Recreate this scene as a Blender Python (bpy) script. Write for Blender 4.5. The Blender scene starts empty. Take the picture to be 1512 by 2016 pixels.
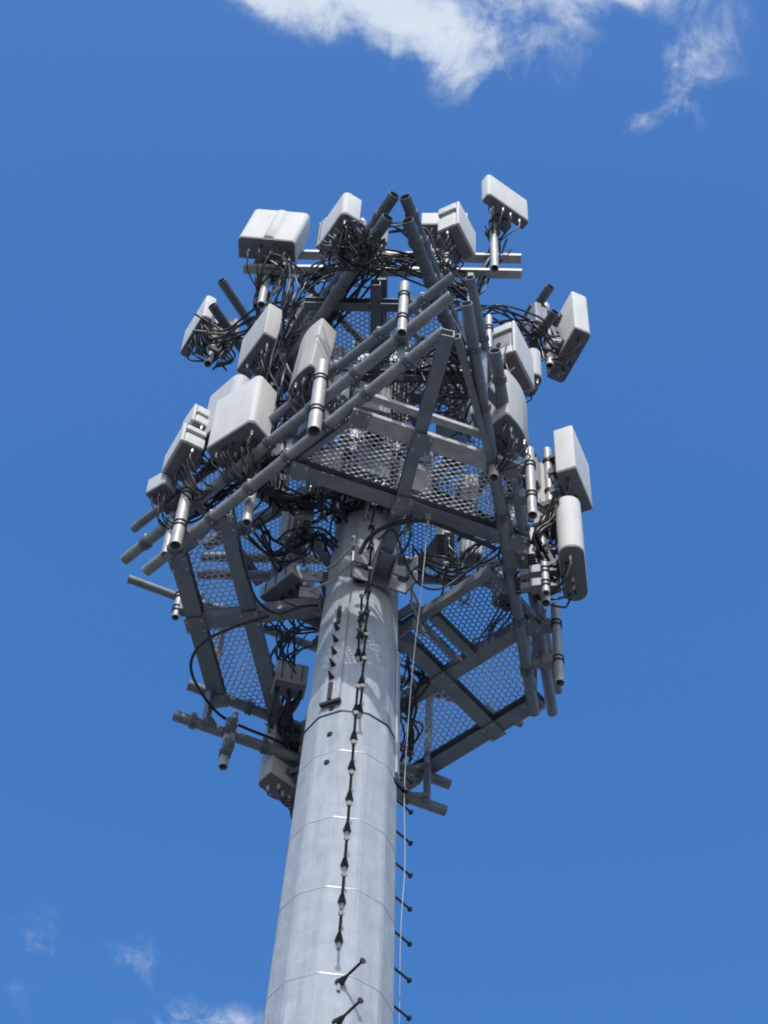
import bpy, math, random
from mathutils import Vector, Matrix

# ------------------------------------------------------------------ camera
SC = bpy.context.scene
F_PX, W_PX, H_PX = 3900.0, 1512.0, 2016.0
ZEN = (925.0, -1560.0)                       # where plumb lines meet in the photograph
EYE = 1.6                                    # camera height above the ground
up = Vector((ZEN[0] - W_PX / 2, -(ZEN[1] - H_PX / 2), -F_PX)).normalized()
fw = Vector((0, 0, -1)); yy = (fw - up * fw.dot(up)).normalized(); xx = yy.cross(up)
ROT = Matrix((xx, yy, up))                   # camera axes -> world axes
cam_d = bpy.data.cameras.new('camera'); cam = bpy.data.objects.new('camera', cam_d)
SC.collection.objects.link(cam); SC.camera = cam
cam_d.sensor_fit = 'VERTICAL'; cam_d.sensor_height = 24.0; cam_d.lens = 24.0 * F_PX / H_PX
cam_d.clip_start = 0.1; cam_d.clip_end = 20000
m4 = ROT.to_4x4(); m4.translation = Vector((0, 0, EYE)); cam.matrix_world = m4

# ------------------------------------------------------------------ sky, sun, exposure
SUN_EL, SUN_AZ = 45.0, -91.0                 # azimuth: degrees from +X, counter-clockwise (-90 = behind the camera)
sd = Vector((math.cos(math.radians(SUN_EL)) * math.cos(math.radians(SUN_AZ)),
             math.cos(math.radians(SUN_EL)) * math.sin(math.radians(SUN_AZ)), math.sin(math.radians(SUN_EL))))
sl = bpy.data.lights.new('sun', 'SUN'); sl.energy = 2.1; sl.angle = math.radians(0.53); sl.color = (1.0, 0.97, 0.93)
so = bpy.data.objects.new('sun', sl); SC.collection.objects.link(so)
so.rotation_euler = sd.to_track_quat('Z', 'Y').to_euler(); so.location = (0, 0, 60)
SC.view_settings.view_transform = 'Standard'; SC.view_settings.look = 'None'
SC.view_settings.gamma = 1.0; SC.view_settings.exposure = 0.50; SC.view_settings.use_curve_mapping = False
SC.cycles.filter_width = 1.9
SC.cycles.max_bounces = 6

def ray(px, py):
    return ROT @ Vector((px - W_PX / 2, -(py - H_PX / 2), -F_PX))
def at(px, py, h):                           # surveyed point: sight line meets the level h metres above the eye
    d = ray(px, py); d = d * (h / d.z); return Vector((d.x, d.y, h + EYE))

world = bpy.data.worlds.new('World'); SC.world = world; world.use_nodes = True
def build_world():
    nt = world.node_tree; N = nt.nodes; Lk = nt.links; N.clear()
    def nd(t, **k):
        n = N.new(t)
        for a, b in k.items(): setattr(n, a, b)
        return n
    def math_(op, a, b=None, clamp=False):
        n = nd('ShaderNodeMath', operation=op); n.use_clamp = clamp
        for i, v in enumerate((a, b)):
            if v is None: continue
            if isinstance(v, (int, float)): n.inputs[i].default_value = v
            else: Lk.new(v, n.inputs[i])
        return n.outputs[0]
    sky = nd('ShaderNodeTexSky', sky_type='NISHITA'); sky.sun_disc = False
    sky.sun_elevation = math.radians(SUN_EL); sky.sun_rotation = math.radians(90 - SUN_AZ)
    sky.altitude = 0; sky.air_density = 1.3; sky.dust_density = 2.5; sky.ozone_density = 3.5
    bg = nd('ShaderNodeBackground'); bg.inputs[1].default_value = 0.15
    hs = nd('ShaderNodeHueSaturation'); hs.inputs['Saturation'].default_value = 1.34; hs.inputs['Hue'].default_value = 0.507; Lk.new(sky.outputs[0], hs.inputs['Color']); Lk.new(hs.outputs[0], bg.inputs[0])
    tc = nd('ShaderNodeTexCoord'); sp = nd('ShaderNodeSeparateXYZ'); Lk.new(tc.outputs['Generated'], sp.inputs[0])
    zc = math_('MAXIMUM', sp.outputs[2], 0.04)
    cb = nd('ShaderNodeCombineXYZ'); Lk.new(math_('DIVIDE', sp.outputs[0], zc), cb.inputs[0]); Lk.new(math_('DIVIDE', sp.outputs[1], zc), cb.inputs[1])
    P = cb.outputs[0]                        # position on a level cloud layer
    def noise(scale, det, rough, dist, off=(0, 0, 0), sc=(1, 1, 1), rot=0):
        mp = nd('ShaderNodeMapping'); mp.inputs['Location'].default_value = off; mp.inputs['Scale'].default_value = sc
        mp.inputs['Rotation'].default_value = (0, 0, rot); Lk.new(P, mp.inputs[0])
        n = nd('ShaderNodeTexNoise'); n.inputs['Scale'].default_value = scale; n.inputs['Detail'].default_value = det
        n.inputs['Roughness'].default_value = rough; n.inputs['Distortion'].default_value = dist
        Lk.new(mp.outputs[0], n.inputs['Vector']); return n.outputs[0]
    n1 = noise(16, 9, 0.60, 0.5, (3.1, 1.7, 0)); n2 = noise(60, 6, 0.65, 1.0, (0.3, 5.0, 0), (1.0, 0.55, 1), 0.5)
    nz = math_('ADD', math_('MULTIPLY', n1, 0.75), math_('MULTIPLY', n2, 0.25))
    cov = None
    clouds = [((800, -90), (300, 130), 0, .50), ((740, 45), (190, 80), .45, .34), ((950, 125), (130, 95), .5, .42), ((1080, 20), (120, 100), .2, .26), ((560, -10), (95, 55), .3, .34),
              ((1250, -25), (130, 40), 0, .36), ((1350, 150), (105, 115), -.5, .32), ((1268, 226), (80, 26), -.6, .27), ((1440, 40), (70, 60), -.3, .17),
              ((60, 1880), (110, 110), .2, .185), ((262, 1880), (60, 100), -.6, .18), ((400, 2045), (160, 60), 0, .42)]
    for (c, s, a, amp) in clouds:            # where the larger clouds of this layer drift
        p0 = at(c[0], c[1], 1.0); px_ = at(c[0] + s[0] * math.cos(a), c[1] + s[0] * math.sin(a), 1.0); py_ = at(c[0] - s[1] * math.sin(a), c[1] + s[1] * math.cos(a), 1.0)
        ex, ey = (px_ - p0).xy, (py_ - p0).xy
        det = ex.x * ey.y - ex.y * ey.x
        sb = nd('ShaderNodeVectorMath', operation='SUBTRACT'); Lk.new(P, sb.inputs[0]); sb.inputs[1].default_value = (p0.x, p0.y, 0)
        ss = nd('ShaderNodeSeparateXYZ'); Lk.new(sb.outputs[0], ss.inputs[0])
        u = math_('ADD', math_('MULTIPLY', ss.outputs[0], ey.y / det), math_('MULTIPLY', ss.outputs[1], -ey.x / det))
        v = math_('ADD', math_('MULTIPLY', ss.outputs[0], -ex.y / det), math_('MULTIPLY', ss.outputs[1], ex.x / det))
        r2 = math_('ADD', math_('MULTIPLY', u, u), math_('MULTIPLY', v, v))
        g = math_('MULTIPLY', math_('POWER', 2.71828, math_('MULTIPLY', r2, -1.0)), amp)
        cov = g if cov is None else math_('ADD', cov, g)
    far = noise(0.9, 3, 0.5, 0.2, (7.3, 2.2, 0))          # scattered fair-weather cloud elsewhere
    cov = math_('ADD', cov, math_('MULTIPLY', math_('MAXIMUM', math_('SUBTRACT', far, 0.66), 0.0), 2.0))
    d = math_('ADD', cov, math_('MULTIPLY', math_('MULTIPLY', math_('SUBTRACT', nz, 0.5), 2.9), math_('MINIMUM', math_('MULTIPLY', cov, 3.5), 1.0)))
    mr = nd('ShaderNodeMapRange', interpolation_type='SMOOTHSTEP'); Lk.new(d, mr.inputs[0])
    mr.inputs[1].default_value = 0.10; mr.inputs[2].default_value = 0.85; mr.inputs[3].default_value = 0.0; mr.inputs[4].default_value = 0.88
    hz = nd('ShaderNodeMapRange'); Lk.new(sp.outputs[2], hz.inputs[0]); hz.inputs[1].default_value = 0.05; hz.inputs[2].default_value = 0.3
    fac = math_('MULTIPLY', mr.outputs[0], hz.outputs[0])
    shade = nd('ShaderNodeMixRGB'); Lk.new(noise(30, 4, 0.6, 0.3, (9, 9, 0)), shade.inputs[0])
    shade.inputs[1].default_value = (0.56, 0.66, 0.78, 1); shade.inputs[2].default_value = (0.78, 0.82, 0.85, 1)
    bc = nd('ShaderNodeBackground'); bc.inputs[1].default_value = 0.80; Lk.new(shade.outputs[0], bc.inputs[0])
    mx = nd('ShaderNodeMixShader'); Lk.new(fac, mx.inputs[0]); Lk.new(bg.outputs[0], mx.inputs[1]); Lk.new(bc.outputs[0], mx.inputs[2])
    out = nd('ShaderNodeOutputWorld'); Lk.new(mx.outputs[0], out.inputs[0])
build_world()

# ------------------------------------------------------------------ materials
MAT = {}
def mat(name, col, rough=0.5, metal=0.0, var=0.15, scale=8.0, bump=0.0, warm=None, spec=0.5, streak=0.0):
    m = bpy.data.materials.new(name); m.use_nodes = True; nt = m.node_tree; N = nt.nodes; Lk = nt.links
    b = N['Principled BSDF']; b.inputs['Roughness'].default_value = rough; b.inputs['Metallic'].default_value = metal
    b.inputs['Specular IOR Level'].default_value = spec
    tc = N.new('ShaderNodeTexCoord')
    n = N.new('ShaderNodeTexNoise'); n.inputs['Scale'].default_value = scale; n.inputs['Detail'].default_value = 6; n.inputs['Roughness'].default_value = 0.65
    Lk.new(tc.outputs['Object'], n.inputs['Vector'])
    r = N.new('ShaderNodeMapRange'); Lk.new(n.outputs[0], r.inputs[0]); r.inputs[1].default_value = 0.3; r.inputs[2].default_value = 0.7
    mx = N.new('ShaderNodeMixRGB'); Lk.new(r.outputs[0], mx.inputs[0])
    c2 = warm if warm else tuple(c * (1 - var) for c in col)
    mx.inputs[1].default_value = (*c2, 1); mx.inputs[2].default_value = (*[min(1, c * (1 + var)) for c in col], 1)
    src = mx.outputs[0]
    if streak > 0:                            # rain streaks: noise stretched along the height
        mp = N.new('ShaderNodeMapping'); mp.inputs['Scale'].default_value = (22, 22, 1.3); Lk.new(tc.outputs['Object'], mp.inputs[0])
        n3 = N.new('ShaderNodeTexNoise'); n3.inputs['Scale'].default_value = 1.0; n3.inputs['Detail'].default_value = 4; Lk.new(mp.outputs[0], n3.inputs['Vector'])
        r3 = N.new('ShaderNodeMapRange'); Lk.new(n3.outputs[0], r3.inputs[0]); r3.inputs[1].default_value = 0.45; r3.inputs[2].default_value = 0.75; r3.inputs[4].default_value = streak
        m3 = N.new('ShaderNodeMixRGB'); m3.blend_type = 'MULTIPLY'; Lk.new(r3.outputs[0], m3.inputs[0]); Lk.new(src, m3.inputs[1]); m3.inputs[2].default_value = (0.55, 0.54, 0.5, 1); src = m3.outputs[0]
    Lk.new(src, b.inputs['Base Color'])
    rr = N.new('ShaderNodeMapRange'); Lk.new(n.outputs[0], rr.inputs[0]); rr.inputs[3].default_value = max(0.05, rough - 0.12); rr.inputs[4].default_value = min(1, rough + 0.12); Lk.new(rr.outputs[0], b.inputs['Roughness'])
    if bump:
        n2 = N.new('ShaderNodeTexNoise'); n2.inputs['Scale'].default_value = scale * 6; n2.inputs['Detail'].default_value = 4; Lk.new(tc.outputs['Object'], n2.inputs['Vector'])
        bp = N.new('ShaderNodeBump'); bp.inputs['Strength'].default_value = bump; bp.inputs['Distance'].default_value = 0.01; Lk.new(n2.outputs[0], bp.inputs['Height']); Lk.new(bp.outputs[0], b.inputs['Normal'])
    MAT[name] = m; return m
mat('rail_steel', (0.25, 0.265, 0.28), 0.5, 0.3, 0.28, 7, 0.15, streak=0.2)
mat('galvanised_steel', (0.185, 0.21, 0.245), 0.5, 0.3, 0.22, 6, 0.15)
mat('galvanised_pipe', (0.38, 0.39, 0.385), 0.5, 0.25, 0.22, 9, 0.1)
mat('mesh_steel', (0.55, 0.57, 0.59), 0.45, 0.2, 0.2, 5)
mat('dull_steel', (0.12, 0.14, 0.165), 0.55, 0.3, 0.25, 6, 0.15)
mat('pole_steel', (0.325, 0.365, 0.41), 0.72, 0.0, 0.13, 7, 0.15, spec=0.22, streak=0.36)
mat('seam_steel', (0.40, 0.43, 0.46), 0.4, 0.25, 0.1, 12)
mat('white_radome', (0.51, 0.518, 0.51), 0.6, 0, 0.07, 3, 0.0, spec=0.2, streak=0.2)
mat('grey_radome', (0.43, 0.43, 0.405), 0.6, 0, 0.07, 3, 0.0, spec=0.2, streak=0.25)
mat('light_grey_box', (0.42, 0.43, 0.44), 0.55, 0, 0.06, 4, spec=0.25, streak=0.2)
mat('dark_cap', (0.15, 0.15, 0.175), 0.55, 0, 0.2, 6)
mat('grey_casting', (0.26, 0.27, 0.28), 0.5, 0.2, 0.15, 6)
mat('dark_casting', (0.115, 0.13, 0.15), 0.5, 0.2, 0.15, 6)
mat('black_cable', (0.022, 0.023, 0.026), 0.42, 0, 0.25, 9)
mat('bright_connector', (0.55, 0.55, 0.54), 0.45, 0.5, 0.1, 9)
mat('black_steel', (0.035, 0.036, 0.038), 0.5, 0.3, 0.25, 12)
mat('white_rope', (0.45, 0.46, 0.48), 0.6, 0, 0.1, 20)
mat('dark_hole', (0.008, 0.008, 0.009), 0.8, 0, 0.1, 9)
mat('ground_turf', (0.13, 0.132, 0.12), 0.95, 0, 0.3, 0.4, 0.3, warm=(0.11, 0.105, 0.10))

# ------------------------------------------------------------------ mesh building
class MB:
    def __init__(s): s.v = []; s.f = []
    def add(s, vs, fs):
        o = len(s.v); s.v += [tuple(v) for v in vs]; s.f += [tuple(i + o for i in f) for f in fs]; return s
    def box(s, c, sx, sy, sz, M=None):
        vs = [Vector((x * sx / 2, y * sy / 2, z * sz / 2)) for z in (-1, 1) for y in (-1, 1) for x in (-1, 1)]
        if M is not None: vs = [M @ v for v in vs]
        vs = [v + Vector(c) for v in vs]
        return s.add(vs, [(0, 2, 3, 1), (4, 5, 7, 6), (0, 1, 5, 4), (1, 3, 7, 5), (3, 2, 6, 7), (2, 0, 4, 6)])
    def beam(s, a, b, w, h, upv=(0, 0, 1)):
        a, b = Vector(a), Vector(b); d = (b - a); L = d.length; d.normalize()
        x = d.cross(Vector(upv)).normalized(); u = x.cross(d)
        M = Matrix((d, x, u)).transposed()
        return s.box((a + b) / 2, L, w, h, M)
    def channel(s, a, b, w, h, t, side=1):    # C section: web plus two flanges pointing to one side
        a, b = Vector(a), Vector(b); d = (b - a).normalized(); x = d.cross(Vector((0, 0, 1))).normalized() * side
        z = Vector((0, 0, 1))
        s.beam(a - x * (w / 2 - t / 2), b - x * (w / 2 - t / 2), t, h)
        for q in (1, -1): s.beam(a + z * q * (h / 2 - t / 2) + x * t / 2, b + z * q * (h / 2 - t / 2) + x * t / 2, w - t, t)
        return s
    def sweep(s, pts, r, n=6, caps=True):
        pts = [Vector(p) for p in pts]; m = len(pts)
        rs = r if isinstance(r, (list, tuple)) else [r] * m
        t = [(pts[min(i + 1, m - 1)] - pts[max(i - 1, 0)]).normalized() for i in range(m)]
        ref = Vector((0, 0, 1)) if abs(t[0].z) < 0.9 else Vector((1, 0, 0))
        x = t[0].cross(ref).normalized(); vs = []
        for i in range(m):
            x = (x - t[i] * x.dot(t[i]))
            x = x.normalized() if x.length > 1e-6 else t[i].orthogonal().normalized()
            y = t[i].cross(x)
            for k in range(n):
                a = 2 * math.pi * k / n; vs.append(pts[i] + (x * math.cos(a) + y * math.sin(a)) * rs[i])
        fs = [(i * n + k, i * n + (k + 1) % n, (i + 1) * n + (k + 1) % n, (i + 1) * n + k) for i in range(m - 1) for k in range(n)]
        if caps: fs += [tuple(range(n - 1, -1, -1)), tuple(range((m - 1) * n, m * n))]
        return s.add(vs, fs)
    def pipe(s, a, b, r, n=18, wall=0.007, deep=0.25):     # open-ended tube with a real bore at both ends
        a, b = Vector(a), Vector(b); d = (b - a); L = d.length; d.normalize()
        ref = Vector((0, 0, 1)) if abs(d.z) < 0.9 else Vector((1, 0, 0)); x = d.cross(ref).normalized(); y = d.cross(x)
        deep = min(deep, L * 0.45); ri = r - wall; c = 0.003
        prof = [(deep, ri * 0.02), (deep, ri), (0, ri), (0, r - c), (c, r), (L - c, r), (L, r - c), (L, ri), (L - deep, ri), (L - deep, ri * 0.02)]
        vs = [a + d * z + (x * math.cos(2 * math.pi * k / n) + y * math.sin(2 * math.pi * k / n)) * q for z, q in prof for k in range(n)]
        fs = [(i * n + k, i * n + (k + 1) % n, (i + 1) * n + (k + 1) % n, (i + 1) * n + k) for i in range(len(prof) - 1) for k in range(n)]
        return s.add(vs, fs)
    def ring(s, c, r0, r1, h, n=18, ax=None):
        c = Vector(c); d = Vector(ax).normalized() if ax else Vector((0, 0, 1))
        x = d.orthogonal().normalized(); y = d.cross(x); vs = []
        for z, q in ((0, r0), (0, r1), (h, r1), (h, r0)):
            for k in range(n):
                a = 2 * math.pi * k / n; vs.append(c + d * z + (x * math.cos(a) + y * math.sin(a)) * q)
        fs = [(i * n + k, i * n + (k + 1) % n, ((i + 1) % 4) * n + (k + 1) % n, ((i + 1) % 4) * n + k) for i in range(4) for k in range(n)]
        return s.add(vs, fs)
    def prism(s, levels):                     # stacked closed outlines [(list of xyz), ...]
        n = len(levels[0]); vs = [p for lv in levels for p in lv]; m = len(levels)
        fs = [(i * n + k, i * n + (k + 1) % n, (i + 1) * n + (k + 1) % n, (i + 1) * n + k) for i in range(m - 1) for k in range(n)]
        fs += [tuple(range(n - 1, -1, -1)), tuple(range((m - 1) * n, m * n))]
        return s.add(vs, fs)
    def mesh(s, name, m, ang=35):
        me = bpy.data.meshes.new(name); me.from_pydata(s.v, [], s.f); me.validate(); me.update()
        import bmesh
        bm = bmesh.new(); bm.from_mesh(me); bmesh.ops.recalc_face_normals(bm, faces=bm.faces); bm.to_mesh(me); bm.free()
        me.polygons.foreach_set('use_smooth', [True] * len(me.polygons)); me.set_sharp_from_angle(angle=math.radians(ang))
        me.materials.append(MAT[m]); return me
    def build(s, name, m, parent=None, ang=35):
        o = bpy.data.objects.new(name, s.mesh(name, m, ang)); SC.collection.objects.link(o)
        if parent is not None: o.parent = parent
        return o
def tag(o, label, cat, group=None):
    o['label'] = label; o['category'] = cat
    if group: o['group'] = group
    return o
def thing(name, label, cat, loc=(0, 0, 0), M=None, group=None):
    o = bpy.data.objects.new(name, None); SC.collection.objects.link(o); o.empty_display_size = 0.1
    if M is not None:
        q = M.to_4x4(); q.translation = Vector(loc); o.matrix_world = q
    else: o.location = loc
    return tag(o, label, cat, group)
def link_copy(me, name, parent, M=None, loc=(0, 0, 0)):
    o = bpy.data.objects.new(name, me); SC.collection.objects.link(o); o.parent = parent
    q = (M.to_4x4() if M is not None else Matrix.Identity(4)); q.translation = Vector(loc); o.matrix_local = q; return o
def spline(pts, seg=6):
    pts = [Vector(p) for p in pts]; q = [pts[0] * 2 - pts[1]] + pts + [pts[-1] * 2 - pts[-2]]; out = []
    for i in range(1, len(q) - 2):
        for k in range(seg):
            t = k / seg; a, b, c, d = q[i - 1], q[i], q[i + 1], q[i + 2]
            out.append(0.5 * ((2 * b) + (c - a) * t + (2 * a - 5 * b + 4 * c - d) * t * t + (3 * b - a - 3 * c + d) * t ** 3))
    out.append(pts[-1]); return out
def pol(az): return Vector((math.cos(math.radians(az)), math.sin(math.radians(az)), 0))
RND = random.Random(7)
AX = Vector((-0.12, 10.9, 0))                # the pole's axis

# ------------------------------------------------------------------ ground
g = MB(); n = 24; R = 6000
g.add([(R * math.cos(2 * math.pi * k / n), R * math.sin(2 * math.pi * k / n), 0) for k in range(n)], [tuple(range(n))])
go = g.build('ground', 'ground_turf'); go['kind'] = 'structure'

# ------------------------------------------------------------------ monopole
PX = Vector((-0.16, 10.9, 0))               # shaft axis
RAD = [(0, .66), (8.0 + EYE, .512), (9.8 + EYE, .47), (13.1 + EYE, .398), (14.9 + EYE, .348), (16.2 + EYE, .302), (20.0 + EYE, .25)]
def prad(z):
    for (a, ra), (b, rb) in zip(RAD, RAD[1:]):
        if z <= b: return ra + (rb - ra) * (z - a) / (b - a)
    return RAD[-1][1]
PH0 = 270 + 4                                 # one flat of the twelve faces the camera
def ring12(z, extra=0.0):
    r = (prad(z) + extra) / math.cos(math.radians(7.5)); pts = []
    for k in range(12):
        for e in (-1, 1):                     # pressed corners are slightly rounded
            a = math.radians(PH0 + 30 * k + 15 + e * 2.2); rr = r * math.cos(math.radians(0)) 
            pts.append((PX.x + math.cos(a) * rr, PX.y + math.sin(a) * rr, z))
    return pts
pole = thing('monopole', 'tall tapered twelve-sided galvanised steel pole carrying all the antenna platforms', 'pole', (PX.x, PX.y, 0))
def on_pole(mb, name, m, ang=35):
    o = mb.build(name, m, pole, ang); o.matrix_parent_inverse = Matrix.Translation((-PX.x, -PX.y, 0)); return o
zs = [0, 3, 6, 8 + EYE, 9.8 + EYE, 11.4 + EYE, 13.1 + EYE, 14.0 + EYE, 14.9 + EYE, 16.2 + EYE, 18 + EYE, 19.75 + EYE]
on_pole(MB().prism([ring12(z) for z in zs]), 'shaft', 'pole_steel', 12)
on_pole(MB().prism([ring12(19.75 + EYE, .02), ring12(19.78 + EYE, .02)]), 'top_cap', 'galvanised_steel')
def pole_h(py, px=None, rr=1.0):              # height of the pole's near side on a sight line
    lo, hi = 5.0, 22.0
    for _ in range(50):
        h = (lo + hi) / 2; d = ray(px if px else 700, py); rt = d.z / math.hypot(d.x, d.y)
        if h / (10.9 - prad(h + EYE) * rr) < rt: lo = h
        else: hi = h
    return h
for py in (1478, 1610, 1748, 1919):           # weld seams between the pressed plates
    z = pole_h(py) + EYE
    on_pole(MB().prism([ring12(z - .007, -.002), ring12(z - .004, .0026), ring12(z + .004, .0026), ring12(z + .007, -.002)]), 'weld_seam', 'seam_steel', 20)
zb = pole_h(1399) + EYE
on_pole(MB().prism([ring12(zb - .02, .001), ring12(zb - .016, .007), ring12(zb + .0, .007), ring12(zb + .004, .001)]), 'strap_band', 'black_steel', 20)
def face_pt(az, z, out=0.0):
    k = round((az - PH0) / 30); d = math.radians(az - (PH0 + 30 * k)); r = (prad(z)) * math.cos(math.radians(15 - 2.2)) / math.cos(math.radians(7.5)) / math.cos(d) + out
    return Vector((PX.x, PX.y, z)) + pol(az) * r
# step bolts: rod, tapered sleeve at the pole, flat head
sb = MB(); sb.sweep([(0, 0, 0), (.012, 0, 0), (.085, 0, 0), (.10, 0, 0)], [.034, .034, .017, .012], 12)
sb.sweep([(.10, 0, 0), (.285, 0, 0)], .0105, 10); sb.sweep([(.283, 0, 0), (.297, 0, 0)], [.022, .024], 12)
SBM = sb.mesh('step_bolt', 'black_steel')
cp = MB(); cp.sweep([(0, 0, -.03), (0, 0, .03)], .015, 10)
CPM = cp.mesh('step_bolt_coupling', 'pole_steel')
def step_bolt(az, h, face=None):
    z = h + EYE; p = face_pt(az, z, -.012); o = link_copy(SBM, 'step_bolt', pole, Matrix.Rotation(math.radians(face if face is not None else az), 3, 'Z'), p - Vector((PX.x, PX.y, 0)))
    q = face_pt(az, z - .055, .006); link_copy(CPM, 'bolt_coupling', pole, None, q - Vector((PX.x, PX.y, 0)))
for py in (1852, 1775, 1703, 1634, 1572, 1511, 1453, 1400): step_bolt(275.0, pole_h(py, 690), 271)
for py in (1400, 1345, 1297, 1252, 1209, 1165, 1120, 1078, 1038): step_bolt(279.5, pole_h(py, 715), 273)
for py in (1290, 1255, 1222): step_bolt(273.0, pole_h(py, 710), 269)
for py in (1934, 2013, 2098): step_bolt(277.5, pole_h(py, 690), 303)
for k in range(13): step_bolt(28, 9.55 + .375 * k, 45)
# reinforcing plate with stub bolts on a left flat, pole openings, cable ports
def plate_on_pole(az, h0, h1, w, t, name, m):
    a, b = face_pt(az, h0 + EYE, t / 2 - .004), face_pt(az, h1 + EYE, t / 2 - .004); side = pol(az + 90); d = (b - a).normalized(); o = d.cross(side)
    M = Matrix((side, o, d)).transposed(); return on_pole(MB().box((a + b) / 2, w, t, (b - a).length, M), name, m), M
hA, hB = pole_h(1376, 655), pole_h(1185, 672)
for off in (-7.5, 8.5): plate_on_pole(244 + off, hA, hB + .05, .03, .035, 'stiffener_edge', 'pole_steel')
plate_on_pole(244, hA, hB, .15, .014, 'stiffener_plate', 'seam_steel')
plate_on_pole(241, hA + .05, hA + .28,   .04, .03, 'slot', 'black_steel'); plate_on_pole(241, hB - .28, hB - .02, .04, .03, 'slot', 'black_steel')
for k in range(5):
    z = hA + .36 + k * (hB - hA - .72) / 4 + EYE; p = face_pt(241, z, .0)
    on_pole(MB().sweep([p, p + pol(241) * .012, p + pol(241) * .085 + Vector((0, 0, .01))], [.026, .024, .006], 10), 'stub_bolt', 'black_steel')
pa = face_pt(244, hA + EYE - .02, .03); sd_ = pol(334)
on_pole(MB().beam(pa - sd_ * .095, pa + sd_ * .095, .035, .03), 'shelf_angle', 'black_steel')
plate_on_pole(347, pole_h(1470, 785), pole_h(1240, 790), .10, .02, 'stiffener_plate', 'pole_steel')
for (px, py, az) in ((652, 1386, 245), (646, 1437, 246), (640, 1492, 246)):
    z = pole_h(py, px) + EYE; p = face_pt(az, z)
    on_pole(MB().sweep([p - pol(az) * .02, p + pol(az) * .012], [.026, .023], 14), 'port_plug', 'dark_hole')
z = pole_h(1146, 722) + EYE; p = face_pt(268, z)
on_pole(MB().ring(p - pol(268) * .01, .055, .075, .035, 20, pol(268)), 'port_rim', 'galvanised_steel')
on_pole(MB().sweep([p - pol(268) * .01, p + pol(268) * .008], .056, 20), 'port_opening', 'dark_hole')

# ------------------------------------------------------------------ expanded-metal decking
def inside(p, poly):
    c = False; j = len(poly) - 1
    for i in range(len(poly)):
        (xi, yi), (xj, yj) = poly[i], poly[j]
        if (yi > p[1]) != (yj > p[1]) and p[0] < (xj - xi) * (p[1] - yi) / (yj - yi) + xi: c = not c
        j = i
    return c
def expanded_mesh(poly, ux, z, name, parent, m='galvanised_pipe', lw=.090, sw=.027, w=.0105, t=.005, tl=0.9):
    """poly: plan outline (world xy); ux: direction of the long way of the diamonds. Hexagonal cells, strands tilted like pressed mesh."""
    ux = Vector((ux[0], ux[1], 0)).normalized(); uy = Vector((-ux.y, ux.x, 0)); mb = MB()
    loc = [(Vector((x, y, 0)).dot(ux), Vector((x, y, 0)).dot(uy)) for x, y in poly]
    x0, x1 = min(a for a, b in loc), max(a for a, b in loc); y0, y1 = min(b for a, b in loc), max(b for a, b in loc)
    def strand(a, b, tilt):
        c = ((a[0] + b[0]) / 2, (a[1] + b[1]) / 2)
        if not inside(c, loc): return
        A = ux * a[0] + uy * a[1]; B = ux * b[0] + uy * b[1]; A.z = B.z = z + EYE
        d = (B - A).normalized(); u = (Vector((0, 0, 1)) + uy * tilt).normalized()
        mb.beam(A - d * .002, B + d * .002, w, t, u)
    e = lw * 0.30
    for j in range(int((y1 - y0) / sw) + 3):
        yb = y0 + (j - 1) * sw; o = (lw / 2) * (j % 2)
        for i in range(int((x1 - x0) / lw) + 3):
            xb = x0 + (i - 1) * lw + o
            strand((xb - e / 2, yb), (xb + e / 2, yb), tl)                       # bond
            strand((xb + e / 2, yb), (xb + lw / 2 - e / 2, yb + sw), tl)
            strand((xb - e / 2, yb), (xb - lw / 2 + e / 2, yb + sw), tl)
    return mb.build(name, m, parent)

# ------------------------------------------------------------------ platforms
def P2(az, r, s, h):                          # r out along az, s along the tangent
    p = AX + pol(az) * r + pol(az + 90) * s; return Vector((p.x, p.y, h + EYE))
def collar(par, h, azs, extra=.05):
    for az in azs:
        for k, zz in ((0, h - .16), (1, h + .10)):
            r = prad(zz + EYE) + .035
            par_m = MB()
            par_m.beam(P2(az, r, -.27, zz), P2(az, r, .27, zz), .02, .15)
            for s in (-1, 1): par_m.beam(P2(az, r - .01, s * .262, zz), P2(az, r + .17, s * .31, zz), .016, .15)
            par_m = par_m.build('collar_plate', 'galvanised_steel', par)
            for s in (-1, 1):
                MB().sweep([P2(az, r + .09, s * .29, zz + .02), P2(az + s * 60, r + .05, s * .05, zz + .02)], .011, 8).build('threaded_rod', 'galvanised_pipe', par)
                MB().sweep([P2(az, r + .13, s * .31, zz + .085), P2(az, r + .13, s * .31, zz + .125)], .02, 6).build('nut', 'galvanised_pipe', par_m)
        b = MB(); b.beam(P2(az, prad(h + EYE) + .05, 0, h - .01), P2(az, prad(h + EYE) + .30, 0, h - .01), .14, .14)
        for s in (-1, 1):                     # gusset plates under the arm
            q = [P2(az, prad(h + EYE) + .05, s * .085, h + .06), P2(az, prad(h + EYE) + .42, s * .085, h + .06), P2(az, prad(h + EYE) + .05, s * .085, h - .27)]
            o = pol(az + 90) * .006
            b.add([v + o for v in q] + [v - o for v in q], [(0, 1, 2), (5, 4, 3), (0, 3, 4, 1), (1, 4, 5, 2), (2, 5, 3, 0)])
        b.build('arm_bracket', 'galvanised_steel', par)

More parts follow.
